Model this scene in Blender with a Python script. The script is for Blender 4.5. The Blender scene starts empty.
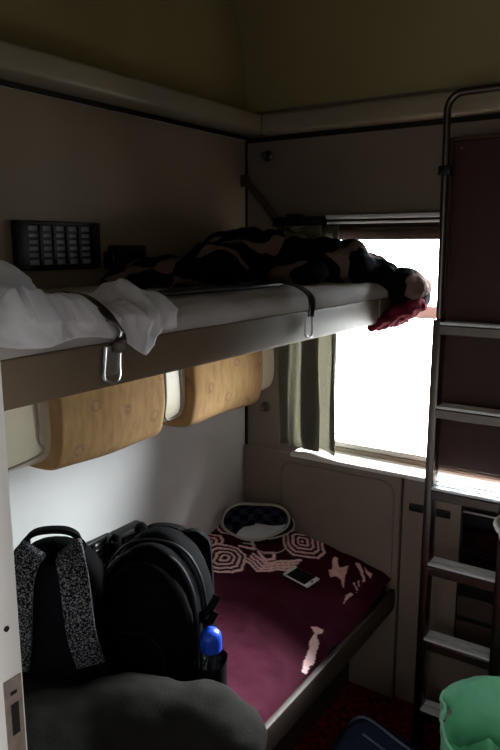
import bpy, bmesh, math, random
from mathutils import Vector, Matrix, noise
random.seed(7)
S = bpy.context.scene
COL = S.collection
PI = math.pi

# ------------------------------------------------------------------ materials
def lin(c):
    return tuple((x / 12.92 if x <= .04045 else ((x + .055) / 1.055) ** 2.4) for x in c)

def mat(name, rgb, rough=.6, metal=0, spec=.3, var=.12, scale=14, bump=0, bscale=60, stretch=None):
    """procedural material: base colour broken up by two noises, optional bump. rgb is sRGB 0..1"""
    m = bpy.data.materials.new(name); m.use_nodes = True
    nt = m.node_tree; N = nt.nodes; L = nt.links
    b = N['Principled BSDF']
    c = lin(rgb)
    tc = N.new('ShaderNodeTexCoord'); mp = N.new('ShaderNodeMapping')
    if stretch: mp.inputs['Scale'].default_value = stretch
    L.new(tc.outputs['Object'], mp.inputs['Vector'])
    nz = N.new('ShaderNodeTexNoise'); nz.inputs['Scale'].default_value = scale; nz.inputs['Detail'].default_value = 5
    L.new(mp.outputs[0], nz.inputs['Vector'])
    cr = N.new('ShaderNodeValToRGB')
    cr.color_ramp.elements[0].position = .3; cr.color_ramp.elements[1].position = .7
    cr.color_ramp.elements[0].color = (*[x * (1 - var) for x in c], 1)
    cr.color_ramp.elements[1].color = (*[min(1, x * (1 + var)) for x in c], 1)
    L.new(nz.outputs['Fac'], cr.inputs['Fac']); L.new(cr.outputs['Color'], b.inputs['Base Color'])
    b.inputs['Roughness'].default_value = rough; b.inputs['Metallic'].default_value = metal
    b.inputs['Specular IOR Level'].default_value = spec
    if bump:
        n2 = N.new('ShaderNodeTexNoise'); n2.inputs['Scale'].default_value = bscale; n2.inputs['Detail'].default_value = 6
        L.new(mp.outputs[0], n2.inputs['Vector'])
        bp = N.new('ShaderNodeBump'); bp.inputs['Strength'].default_value = bump; bp.inputs['Distance'].default_value = .004
        L.new(n2.outputs['Fac'], bp.inputs['Height']); L.new(bp.outputs[0], b.inputs['Normal'])
    return m

def attr_mat(name, rough=.9, bump=.4, bscale=350):
    m = mat(name, (.5, .5, .5), rough, bump=bump, bscale=bscale, var=.15, scale=90)
    nt = m.node_tree; N = nt.nodes; L = nt.links; b = N['Principled BSDF']
    at = N.new('ShaderNodeVertexColor'); at.layer_name = 'weave'
    mx = N.new('ShaderNodeMix'); mx.data_type = 'RGBA'; mx.blend_type = 'MULTIPLY'; mx.inputs['Factor'].default_value = .5
    ramp = [n for n in N if n.type == 'VALTORGB'][0]
    ramp.color_ramp.elements[0].color = (.55, .55, .55, 1); ramp.color_ramp.elements[1].color = (1, 1, 1, 1)
    L.new(at.outputs['Color'], mx.inputs['A']); L.new(ramp.outputs['Color'], mx.inputs['B'])
    L.new(mx.outputs['Result'], b.inputs['Base Color'])
    b.inputs['Specular IOR Level'].default_value = .1
    return m

M = {}
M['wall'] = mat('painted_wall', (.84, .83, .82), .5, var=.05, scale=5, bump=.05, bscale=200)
M['wall_shaded'] = mat('shaded_upper_wall', (.585, .515, .43), .5, var=.05, scale=5, bump=.05, bscale=200)  # same wall as below the berth; its shade is painted in as darker brown
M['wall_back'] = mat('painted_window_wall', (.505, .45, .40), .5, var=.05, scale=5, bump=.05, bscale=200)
M['ceil'] = mat('olive_cream_ceiling', (.61, .56, .39), .45, var=.05, scale=3)
M['trim'] = mat('cream_trim', (.60, .56, .48), .4, var=.05, scale=6)
M['sill'] = mat('white_sill', (.86, .85, .82), .35, var=.04, scale=8)
M['seam'] = mat('dark_seam', (.07, .065, .06), .7)
M['floor'] = mat('red_black_carpet', (.44, .11, .10), .95, var=.9, scale=45, bump=.6, bscale=220)
M['post'] = mat('grey_white_door_edge', (.80, .80, .80), .5, var=.04, scale=9)
M['steel'] = mat('brushed_steel', (.75, .75, .74), .28, 1, var=.06, scale=60)
M['alu'] = mat('ribbed_aluminium', (.86, .87, .88), .3, 1, var=.08, scale=80)
M['tread'] = mat('pale_tread', (.88, .90, .91), .4, .25, var=.06, scale=80)
M['pole'] = mat('dark_chrome', (.36, .33, .31), .3, 1, var=.08, scale=30)
M['black'] = mat('black_plastic', (.045, .045, .05), .45, var=.2, scale=20)
M['black_gloss'] = mat('black_gloss', (.03, .03, .035), .12, spec=.5, var=.1)
M['cupboard'] = mat('dark_maroon_laminate', (.23, .13, .11), .55, var=.1, scale=4, stretch=(6, 6, .6))
M['cupboard_edge'] = mat('brown_edge', (.32, .21, .16), .5, var=.1, scale=6)
M['fascia'] = mat('taupe_berth_board', (.47, .41, .34), .5, var=.06, scale=6)
M['mattress'] = mat('grey_white_mattress_cover', (.74, .72, .71), .9, var=.05, scale=9, bump=.35, bscale=22)
M['sheet'] = mat('white_sheet', (.86, .86, .88), .9, var=.04, scale=10, bump=.2, bscale=60)
M['vinyl'] = mat('cream_vinyl', (.80, .76, .66), .4, var=.05, scale=9, bump=.1, bscale=120)
M['piping'] = mat('grey_piping', (.50, .48, .44), .5)
M['rail'] = mat('dark_rail', (.16, .13, .12), .35, .6)
M['strap'] = mat('grey_brown_strap', (.36, .31, .28), .8)
M['seat'] = mat('dark_seat_base', (.24, .19, .16), .6, var=.12, scale=8)
M['cushion'] = mat('dark_cushion', (.16, .14, .13), .85)
M['pack'] = mat('black_nylon', (.022, .023, .030), .85, var=.25, scale=30, bump=.25, bscale=400)
M['pack_side'] = mat('dark_grey_nylon', (.075, .075, .09), .75, var=.2, scale=30, bump=.25, bscale=400)
M['zip'] = mat('grey_zip', (.12, .12, .14), .5, var=.2)
M['web'] = mat('black_webbing', (.06, .06, .065), .75, var=.2, bump=.3, bscale=500)
M['cap_blue'] = mat('blue_cap', (.09, .26, .72), .35, var=.06, scale=30)
M['olive'] = mat('dark_olive_cloth', (.125, .12, .107), .9, var=.12, scale=20, bump=.3, bscale=260)
M['green'] = mat('mint_green_bag', (.64, .96, .82), .55, var=.08, scale=8, bump=.3, bscale=30)
M['navy'] = mat('navy_cloth', (.15, .19, .27), .9, var=.15, scale=40, bump=.35, bscale=300)
M['navy_piping'] = mat('grey_blue_piping', (.38, .42, .50), .7)
M['white_plastic'] = mat('white_ceramic', (.85, .85, .84), .3, var=.03)
M['basin_in'] = mat('basin_shadow_liner', (.30, .28, .28), .5)
M['phone_white'] = mat('white_phone', (.88, .88, .90), .3, var=.02)
M['cap_white'] = mat('pale_cap_cloth', (.80, .84, .88), .8, var=.05, scale=40, bump=.2, bscale=300)
M['cap_trim'] = mat('cream_cap_trim', (.72, .70, .66), .8, bump=.2, bscale=200)
M['knob'] = mat('dull_metal_knob', (.40, .36, .33), .35, .9)

def fabric_mottle():
    m = mat('mottled_mesh_strap', (.1, .1, .11), .85)
    cr = [n for n in m.node_tree.nodes if n.type == 'VALTORGB'][0]
    nz = [n for n in m.node_tree.nodes if n.type == 'TEX_NOISE'][0]
    nz.inputs['Scale'].default_value = 230; nz.inputs['Detail'].default_value = 2
    cr.color_ramp.elements[0].position = .47; cr.color_ramp.elements[1].position = .66
    cr.color_ramp.elements[0].color = (.005, .005, .006, 1); cr.color_ramp.elements[1].color = (.22, .22, .24, 1)
    return m
M['mottle'] = fabric_mottle()

def bolster_fabric():
    """tan moquette with diagonal flecks and a sparse repeat of small scrolled marks"""
    m = mat('tan_patterned_moquette', (.60, .475, .325), .85, var=.18, scale=16, bump=.3, bscale=260, stretch=(1, 3, 1))
    nt = m.node_tree; N = nt.nodes; L = nt.links; b = N['Principled BSDF']
    base = [n for n in N if n.type == 'VALTORGB'][0]
    tc = [n for n in N if n.type == 'TEX_COORD'][0]
    mp = N.new('ShaderNodeMapping'); mp.inputs['Scale'].default_value = (0, 1, 1)
    mp.inputs['Rotation'].default_value = (.35, 0, 0)
    L.new(tc.outputs['Object'], mp.inputs['Vector'])
    v = N.new('ShaderNodeTexVoronoi'); v.inputs['Scale'].default_value = 8.5; v.inputs['Randomness'].default_value = .12
    L.new(mp.outputs[0], v.inputs['Vector'])
    nz = N.new('ShaderNodeTexNoise'); nz.inputs['Scale'].default_value = 120
    L.new(tc.outputs['Object'], nz.inputs['Vector'])
    a = N.new('ShaderNodeMath'); a.operation = 'MULTIPLY_ADD'; a.inputs[1].default_value = .16; L.new(nz.outputs['Fac'], a.inputs[0]); L.new(v.outputs['Distance'], a.inputs[2])
    r = N.new('ShaderNodeValToRGB'); e = r.color_ramp.elements
    e[0].position = .0; e[0].color = (0, 0, 0, 1); e[1].position = .17; e[1].color = (0, 0, 0, 1)
    for p, c in ((.18, .55), (.215, .55), (.235, 0)):
        q = e.new(p); q.color = (c, c, c, 1)
    L.new(a.outputs[0], r.inputs['Fac'])
    mx = N.new('ShaderNodeMix'); mx.data_type = 'RGBA'
    mx.inputs['B'].default_value = (*lin((.47, .35, .31)), 1)
    L.new(r.outputs['Color'], mx.inputs['Factor']); L.new(base.outputs['Color'], mx.inputs['A'])
    L.new(mx.outputs['Result'], b.inputs['Base Color'])
    return m
M['moquette'] = bolster_fabric()

def upper_blanket_mat():
    """black-navy fleece with winding beige-pink patches; maroon reverse where it folds over the end"""
    m = mat('patterned_fleece', (.06, .05, .075), .95, var=.2, scale=60, bump=.5, bscale=220)
    nt = m.node_tree; N = nt.nodes; L = nt.links; b = N['Principled BSDF']
    b.inputs['Specular IOR Level'].default_value = .05
    base = [n for n in N if n.type == 'VALTORGB'][0]
    tc = [n for n in N if n.type == 'TEX_COORD'][0]
    mp = N.new('ShaderNodeMapping'); mp.inputs['Scale'].default_value = (1.2, .8, 1.6); mp.inputs['Rotation'].default_value = (0, .3, .7)
    L.new(tc.outputs['Object'], mp.inputs['Vector'])
    w = N.new('ShaderNodeTexWave'); w.inputs['Scale'].default_value = 2.0; w.inputs['Distortion'].default_value = 8.5
    w.inputs['Detail'].default_value = 1; w.inputs['Detail Scale'].default_value = 1.4
    L.new(mp.outputs[0], w.inputs['Vector'])
    r = N.new('ShaderNodeValToRGB'); r.color_ramp.elements[0].position = .85; r.color_ramp.elements[0].color = (0, 0, 0, 1)
    r.color_ramp.elements[1].position = .89; r.color_ramp.elements[1].color = (1, 1, 1, 1)
    L.new(w.outputs['Fac'], r.inputs['Fac'])
    mx = N.new('ShaderNodeMix'); mx.data_type = 'RGBA'; mx.inputs['B'].default_value = (*lin((.47, .39, .36)), 1)
    L.new(r.outputs['Color'], mx.inputs['Factor']); L.new(base.outputs['Color'], mx.inputs['A'])
    L.new(mx.outputs['Result'], b.inputs['Base Color'])
    return m
M['fleece'] = upper_blanket_mat()
M['fleece_red'] = mat('maroon_fleece', (.42, .13, .19), .95, var=.25, scale=40, bump=.6, bscale=180, spec=.05)

def curtain_mat():
    m = mat('olive_grey_curtain', (.42, .41, .37), .95, var=.2, scale=130, bump=.3, bscale=300)
    nt = m.node_tree; N = nt.nodes; L = nt.links; b = N['Principled BSDF']
    t = N.new('ShaderNodeBsdfTranslucent'); t.inputs['Color'].default_value = (*lin((.74, .72, .66)), 1)
    mx = N.new('ShaderNodeMixShader'); mx.inputs['Fac'].default_value = .24
    out = [n for n in N if n.type == 'OUTPUT_MATERIAL'][0]
    L.new(b.outputs[0], mx.inputs[1]); L.new(t.outputs[0], mx.inputs[2]); L.new(mx.outputs[0], out.inputs['Surface'])
    return m
M['curtain'] = curtain_mat()

def glass_mat(name, tint, gl=.06):
    m = bpy.data.materials.new(name); m.use_nodes = True
    nt = m.node_tree; N = nt.nodes; L = nt.links
    N.remove(N['Principled BSDF'])
    t = N.new('ShaderNodeBsdfTransparent'); t.inputs['Color'].default_value = (*tint, 1)
    g = N.new('ShaderNodeBsdfGlossy'); g.inputs['Roughness'].default_value = .05
    fr = N.new('ShaderNodeFresnel'); fr.inputs['IOR'].default_value = 1.4
    mx = N.new('ShaderNodeMixShader')
    L.new(fr.outputs[0], mx.inputs['Fac']); L.new(t.outputs[0], mx.inputs[1]); L.new(g.outputs[0], mx.inputs[2])
    L.new(mx.outputs[0], N['Material Output'].inputs['Surface'])
    return m
M['glass'] = glass_mat('window_glass', (.95, .97, .97))
M['bottle'] = glass_mat('clear_bottle', (.72, .78, .80))
for k_ in ('pack', 'pack_side', 'web', 'olive', 'navy', 'cushion', 'mottle', 'mattress', 'sheet', 'moquette', 'curtain', 'floor', 'cap_white', 'strap'):
    M[k_].node_tree.nodes['Principled BSDF'].inputs['Specular IOR Level'].default_value = .04
M['weave'] = attr_mat('woven_purple_blanket')
M['plaid'] = attr_mat('plaid_cap_cloth', bump=.2)

# ------------------------------------------------------------------ mesh helpers
def finish(name, bm, m, parent=None, smooth=True, angle=40):
    bmesh.ops.recalc_face_normals(bm, faces=bm.faces)
    me = bpy.data.meshes.new(name); bm.to_mesh(me); bm.free()
    ms = m if isinstance(m, (list, tuple)) else [m]
    for x in ms: me.materials.append(x)
    if smooth:
        me.polygons.foreach_set('use_smooth', [True] * len(me.polygons))
        me.set_sharp_from_angle(angle=math.radians(angle))
    o = bpy.data.objects.new(name, me); COL.objects.link(o)
    if parent: o.parent = parent
    return o

def box(bm, x0, x1, y0, y1, z0, z1, bev=0, seg=2, mi=0, mtx=None):
    r = bmesh.ops.create_cube(bm, size=1)
    for v in r['verts']:
        v.co = Vector(((x0 + x1) / 2 + v.co.x * (x1 - x0), (y0 + y1) / 2 + v.co.y * (y1 - y0), (z0 + z1) / 2 + v.co.z * (z1 - z0)))
    fs = list({f for v in r['verts'] for f in v.link_faces})
    vs = r['verts']
    if bev:
        es = list({e for v in vs for e in v.link_edges})
        q = bmesh.ops.bevel(bm, geom=es, offset=bev, segments=seg, affect='EDGES', profile=.5)
        fs = [f for f in q['faces']] + [f for f in fs if f.is_valid]
        vs = list({v for f in fs if f.is_valid for v in f.verts})
    for f in fs:
        if f.is_valid: f.material_index = mi
    if mtx is not None:
        for v in vs: v.co = mtx @ v.co
    return vs

def catmull(pts, n=8, closed=False):
    P = [Vector(p) for p in pts]; out = []
    k = len(P); rng = range(k if closed else k - 1)
    for i in rng:
        p1, p2 = P[i], P[(i + 1) % k]
        p0 = P[(i - 1) % k] if (closed or i > 0) else p1 * 2 - p2
        p3 = P[(i + 2) % k] if (closed or i + 2 < k) else p2 * 2 - p1
        for j in range(n):
            t = j / n
            out.append(.5 * ((2 * p1) + (p2 - p0) * t + (2 * p0 - 5 * p1 + 4 * p2 - p3) * t * t + (3 * p1 - p0 - 3 * p2 + p3) * t ** 3))
    if not closed: out.append(P[-1])
    return out

def sweep(bm, path, prof, up=Vector((0, 0, 1)), closed=False, cap=True):
    """prof: list of (a,b) in side/up frame along path"""
    rings = []; n = len(path)
    for i, p in enumerate(path):
        a = path[(i - 1) % n] if (closed or i > 0) else p
        b = path[(i + 1) % n] if (closed or i < n - 1) else p
        t = (b - a).normalized()
        u0 = up(i, p) if callable(up) else up
        s = t.cross(u0)
        if s.length < 1e-4: s = t.cross(Vector((1, .01, 0)))
        s.normalize(); u = s.cross(t).normalized()
        rings.append([bm.verts.new(p + s * q[0] + u * q[1]) for q in prof])
    k = len(prof)
    for i in range(n if closed else n - 1):
        A, B = rings[i], rings[(i + 1) % n]
        for j in range(k): bm.faces.new((A[j], A[(j + 1) % k], B[(j + 1) % k], B[j]))
    if cap and not closed:
        bm.faces.new(rings[0][::-1]); bm.faces.new(rings[-1])
    return rings

def circ(r, n=10, ry=None):
    return [(r * math.cos(2 * PI * i / n), (ry or r) * math.sin(2 * PI * i / n)) for i in range(n)]
def rectp(w, h): return [(-w / 2, -h / 2), (w / 2, -h / 2), (w / 2, h / 2), (-w / 2, h / 2)]

def tube(bm, pts, r, n=10, smooth=0, closed=False, up=Vector((0, 0, 1))):
    path = catmull(pts, smooth, closed) if smooth else [Vector(p) for p in pts]
    return sweep(bm, path, circ(r, n), up, closed)

def lathe(bm, prof, c=(0, 0, 0), n=24, axis='z', cap=True):
    rings = []
    for r, h in prof:
        ring = []
        for i in range(n):
            a = 2 * PI * i / n; x, y = r * math.cos(a), r * math.sin(a)
            p = {'z': (x, y, h), 'y': (x, h, y), 'x': (h, x, y)}[axis]
            ring.append(bm.verts.new(Vector(p) + Vector(c)))
        rings.append(ring)
    for A, B in zip(rings, rings[1:]):
        for j in range(n): bm.faces.new((A[j], A[(j + 1) % n], B[(j + 1) % n], B[j]))
    if cap:
        bm.faces.new(rings[0][::-1]); bm.faces.new(rings[-1])
    return rings

def grid(bm, nu, nv, f, closed_u=False):
    V = [[bm.verts.new(f(i / (nu if closed_u else nu - 1), j / (nv - 1))) for i in range(nu)] for j in range(nv)]
    for j in range(nv - 1):
        for i in range(nu if closed_u else nu - 1):
            k = (i + 1) % nu
            bm.faces.new((V[j][i], V[j][k], V[j + 1][k], V[j + 1][i]))
    return V

def superring(w, d, cx, cy, z, n=40, e=3.0):
    r = []
    for i in range(n):
        a = 2 * PI * i / n; c, s = math.cos(a), math.sin(a)
        r.append(Vector((cx + w / 2 * math.copysign(abs(c) ** (2 / e), c), cy + d / 2 * math.copysign(abs(s) ** (2 / e), s), z)))
    return r

def loft(bm, rings, cap=True, mi=0):
    R = [[bm.verts.new(p) for p in r] for r in rings]; n = len(R[0])
    for A, B in zip(R, R[1:]):
        for j in range(n):
            f = bm.faces.new((A[j], A[(j + 1) % n], B[(j + 1) % n], B[j])); f.material_index = mi
    if cap:
        bm.faces.new(R[0][::-1]).material_index = mi; bm.faces.new(R[-1]).material_index = mi
    return R

def bake(name, bm, mods, m, parent=None):
    """build a mesh, run modifiers on it, keep the result as one plain mesh"""
    me = bpy.data.meshes.new(name + '_src'); bm.to_mesh(me); bm.free()
    o = bpy.data.objects.new(name + '_src', me); COL.objects.link(o)
    for kind, kw in mods:
        md = o.modifiers.new(kind, kind)
        for k, v in kw.items(): setattr(md, k, v)
    dg = bpy.context.evaluated_depsgraph_get(); dg.update()
    res = bpy.data.meshes.new_from_object(o.evaluated_get(dg))
    bpy.data.objects.remove(o); bpy.data.meshes.remove(me)
    res.name = name; res.materials.clear()
    for x in (m if isinstance(m, (list, tuple)) else [m]): res.materials.append(x)
    res.polygons.foreach_set('use_smooth', [True] * len(res.polygons))
    out = bpy.data.objects.new(name, res); COL.objects.link(out)
    if parent: out.parent = parent
    return out

def ell(bm, c, r, rot=(0, 0, 0)):
    q = bmesh.ops.create_uvsphere(bm, u_segments=24, v_segments=14, radius=1)
    Mx = Matrix.Translation(c) @ (Matrix.Rotation(rot[2], 4, 'Z') @ Matrix.Rotation(rot[1], 4, 'Y') @ Matrix.Rotation(rot[0], 4, 'X')) @ Matrix.Diagonal((*r, 1))
    for v in q['verts']: v.co = Mx @ v.co

def tex(name, size, depth=2):
    t = bpy.data.textures.new(name, 'CLOUDS'); t.noise_scale = size; t.noise_depth = depth
    return t

def fold(p, s, seed=0):
    return noise.fractal(Vector(p) * s + Vector((seed, seed * 1.7, -seed)), 1.0, 2.0, 3, noise_basis='PERLIN_ORIGINAL')

def ridge(p, s, seed=0):
    return 1 - abs(noise.noise(Vector(p) * s + Vector((seed, -seed, seed * .6)))) * 2

def struct(o): o['kind'] = 'structure'; return o
def tag(o, label, cat, group=None):
    o['label'] = label; o['category'] = cat
    if group: o['group'] = group
    return o
def thing(name, label, cat, loc=(0, 0, 0), rz=0, group=None):
    o = bpy.data.objects.new(name, None); COL.objects.link(o); o.empty_display_size = .05
    o.location = loc; o.rotation_euler = (0, 0, rz)
    return tag(o, label, cat, group)
def dup(o, parent=None):
    c = o.copy(); COL.objects.link(c)
    if parent: c.parent = parent
    for ch in list(o.children): dup(ch, c)
    return c

# ------------------------------------------------------------------ room shell
XR = 1.72          # right wall
YD = -1.78         # door wall, compartment side
YC = -3.05         # far wall of the corridor
WX0, WX1, WZ0, WZ1 = .215, 1.42, .915, 1.70     # window opening

b = bmesh.new(); box(b, -.1, XR + .1, YC - .1, .1, -.06, 0); struct(finish('floor', b, M['floor'], smooth=False))
b = bmesh.new(); box(b, -.06, 0, YD - .04, .06, 0, 2.84); struct(finish('wall_left', b, M['wall'], smooth=False))
b = bmesh.new()
box(b, 0, WX0, 0, .06, 0, 2.16); box(b, WX1, XR, 0, .06, 0, 2.16)
box(b, WX0, WX1, 0, .06, 0, WZ0); box(b, WX0, WX1, 0, .06, WZ1, 2.16)
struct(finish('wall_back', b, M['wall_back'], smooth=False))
b = bmesh.new(); box(b, XR, XR + .06, YC - .06, .06, 0, 2.84); struct(finish('wall_right', b, M['wall'], smooth=False))
b = bmesh.new()
box(b, -.06, .866, YD - .032, YD, 0, 2.84); box(b, .866, XR, YD - .032, YD, 2.12, 2.84); box(b, 1.62, XR, YD - .032, YD, 0, 2.12)
struct(finish('wall_front', b, M['wall'], smooth=False))
b = bmesh.new(); box(b, -.06, XR + .06, YC - .06, YC, 0, 2.84); box(b, -.06, -.02, YC, YD - .04, 0, 2.84)
struct(finish('wall_corridor', b, M['wall'], smooth=False))
# curved carriage roof: rises from the window wall and bends over the room
prof = catmull([(0, 0, 2.13), (0, -.012, 2.24), (0, -.045, 2.40), (0, -.11, 2.55), (0, -.24, 2.68), (0, -.5, 2.78), (0, -1.0, 2.82), (0, YC - .05, 2.82)], 6)
b = bmesh.new()
V = [[b.verts.new((x, p.y, p.z)) for p in prof] for x in (-.02, XR + .02)]
for i in range(len(prof) - 1): b.faces.new((V[0][i], V[0][i + 1], V[1][i + 1], V[1][i]))
q = [[b.verts.new((x, p.y + .05, p.z + .06)) for p in prof] for x in (-.02, XR + .02)]
for i in range(len(prof) - 1): b.faces.new((q[0][i], q[1][i], q[1][i + 1], q[0][i + 1]))
struct(finish('ceiling', b, M['ceil']))
# upper wall above the cornice is finished like the ceiling
b = bmesh.new(); box(b, .0005, .006, YD, -.0, 2.11, 2.83); struct(finish('trim_1', b, M['ceil'], smooth=False))
b = bmesh.new(); box(b, .0005, .004, YD, -.001, 1.44, 2.03); struct(finish('trim_11', b, M['wall_shaded'], smooth=False))  # thin panel carrying the painted shade of the upper left wall
# cornices
b = bmesh.new(); box(b, .001, .105, YD + .001, -.001, 2.045, 2.108, .012, 3); struct(finish('trim_2', b, M['trim']))
b = bmesh.new(); box(b, .1, XR - .001, -.062, -.001, 2.037, 2.108, .014, 3); struct(finish('trim_3', b, M['trim']))
b = bmesh.new(); box(b, .001, .012, YD + .001, -.001, 2.033, 2.045); box(b, .012, XR - .001, -.012, -.001, 2.022, 2.037)
struct(finish('trim_4', b, M['seam'], smooth=False))
b = bmesh.new(); box(b, .0005, .009, -.009, -.0005, 0, 2.03); struct(finish('trim_5', b, M['seam'], smooth=False))
# window sill
b = bmesh.new(); box(b, .27, 1.6, -.11, .055, .884, .9, .004, 2); struct(finish('trim_6', b, M['sill']))
# backrest-like panel under the window with a rounded groove
def rrect(x0, x1, z0, z1, r, y, n=6):
    P = []
    for cx, cz, a0 in ((x1 - r, z1 - r, 0), (x0 + r, z1 - r, 90), (x0 + r, z0 + r, 180), (x1 - r, z0 + r, 270)):
        for i in range(n + 1):
            a = math.radians(a0 + 90 * i / n); P.append(Vector((cx + r * math.cos(a), y, cz + r * math.sin(a))))
    return P
b = bmesh.new(); box(b, .01, .672, -.034, -.001, .0, .866, .006, 2)
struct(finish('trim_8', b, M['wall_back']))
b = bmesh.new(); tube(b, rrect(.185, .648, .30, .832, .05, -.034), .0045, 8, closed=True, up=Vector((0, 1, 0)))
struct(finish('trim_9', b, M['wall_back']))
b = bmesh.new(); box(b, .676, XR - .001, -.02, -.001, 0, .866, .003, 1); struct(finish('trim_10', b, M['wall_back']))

# window: frame, crossbar, two panes
wn = struct(thing('window_1', 'bright carriage window beside the ladder', 'window', (0, .03, 0)))
del wn['label']; del wn['category']
b = bmesh.new()
for (x0, x1, z0, z1) in ((WX0, WX1, WZ0, WZ0 + .02), (WX0, WX1, WZ1 - .03, WZ1), (WX0, WX0 + .03, WZ0, WZ1), (WX1 - .03, WX1, WZ0, WZ1)):
    box(b, x0, x1, -.024, .02, z0, z1, .004, 1)
finish('window_frame', b, M['sill'], wn)
b = bmesh.new(); box(b, WX0 + .03, WX1 - .03, -.02, .016, 1.408, 1.452, .005, 2); finish('crossbar', b, M['sill'], wn)
for z0, z1 in ((WZ0 + .02, 1.408), (1.452, WZ1 - .03)):
    b = bmesh.new(); box(b, WX0 + .03, WX1 - .03, 0, .004, z0, z1); finish('pane', b, M['glass'], wn, smooth=False)

# ------------------------------------------------------------------ door edge with strike plate (left foreground)
dr = struct(thing('door_1', 'x', 'x', (.906, YD, 0))); del dr['label']; del dr['category']
b = bmesh.new(); box(b, -.039, 0, -.036, -.001, .0, 2.12, .003, 2); finish('door_edge', b, M['post'], dr)
b = bmesh.new(); box(b, .0002, .0015, -.027, -.005, 1.02, 1.195); sp = finish('strike_plate', b, mat('worn_strike_plate', (.55, .50, .47), .4, .5, var=.2, scale=60), dr, smooth=False)
b = bmesh.new(); box(b, .0012, .0022, -.0205, -.011, 1.128, 1.165); box(b, .0012, .0022, -.02, -.012, 1.176, 1.18); finish('latch_hole', b, M['seam'], sp, smooth=False)
b = bmesh.new(); lathe(b, [(.0032, .0), (.0032, .0012)], (0, -.018, 1.2535), 12, 'x'); finish('screw_hole', b, M['seam'], dr)

# ------------------------------------------------------------------ upper berth
UB = thing('upper_berth', 'taupe upper bunk board on the left wall under the white bedding', 'berth', (0, 0, 0))
b = bmesh.new()
box(b, .005, .655, -1.76, -.10, 1.425, 1.462)
finish('berth_base', b, M['fascia'], UB, smooth=False)
b = bmesh.new(); box(b, .655, .675, -1.765, -.085, 1.418, 1.492, .006, 2)
fa = finish('fascia', b, M['fascia'], UB)
b = bmesh.new(); box(b, .676, .679, -.292, -.286, 1.42, 1.49); finish('joint_strip', b, M['trim'], fa)
def hinge(y, plate):
    h = bmesh.new()
    w = .017
    loop = [(.683, y - w, 1.488), (.683, y - w - .004, 1.46), (.686, y - w - .008, 1.437), (.687, y - .004, 1.428), (.686, y + w - .008, 1.437), (.683, y + w - .004, 1.46), (.683, y + w, 1.488)]
    tube(h, loop, .0028, 8, smooth=5, up=Vector((1, 0, 0)))
    if plate: box(h, .679, .682, y - w - .002, y + w - .004, 1.44, 1.487)
    br = finish('hinge_bracket', h, M['steel'], UB)
    a = bmesh.new()
    k = .012 if plate else 0; y2 = y - (.022 if plate else 0)
    path = catmull([(.686 + k * .6, y, 1.478), (.688 + k, y + .002, 1.510), (.676 + k, y2 + .008, 1.532 + k * .6), (.635, y2 + .015, 1.552 + k), (.57, y2 + .03, 1.558 + k), (.50, y + .05, 1.550)], 7)
    sweep(a, path, [(-.010, -.0025), (-.004, -.0015), (.004, -.0015), (.010, -.0025), (.010, .0025), (.004, .0012), (-.004, .0012), (-.010, .0025)], up=Vector((.5, 0, 1)))
    finish('guard_arm', a, M['pole'], UB)
hinge(-1.405, True); hinge(-.735, False)
b = bmesh.new()
for dx in (0, .03): tube(b, [(.485 + dx, -1.42, 1.549), (.49 + dx, -1.0, 1.547), (.50 + dx, -.62, 1.546)], .0065, 10)
finish('guard_rail', b, M['rail'], UB)
# diagonal support strap from the wall corner
b = bmesh.new()
sweep(b, [Vector((.02, -.03, 1.885)), Vector((.12, -.06, 1.80)), Vector((.30, -.11, 1.62)), Vector((.44, -.14, 1.46))], rectp(.028, .003), up=Vector((.2, -1, .2)))
st = finish('support_strap', b, M['strap'], UB)
b = bmesh.new(); box(b, .009, .03, -.05, -.012, 1.862, 1.905, .004, 2); finish('strap_anchor', b, M['knob'], st)

b = bmesh.new(); box(b, .015, .668, -1.75, -.16, 1.463, 1.533, .03, 5)
bmesh.ops.subdivide_edges(b, edges=[e for e in b.edges if e.calc_length() > .1], cuts=60, use_grid_fill=True)
for v in b.verts:
    p = v.co.copy()
    if p.z > 1.5: v.co.z += .006 * fold((p.x * 1.5, p.y, 0), 9, 2) + .004 * ridge((p.x * 2 + p.y, p.y * .6, 0), 8, 5)
    if p.x > .6: v.co.x += .004 * fold(p, 11, 3); v.co.z -= 0
tag(finish('mattress', b, M['mattress'], angle=80), 'thin grey-white mattress lying on the upper bunk board', 'mattress')

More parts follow.
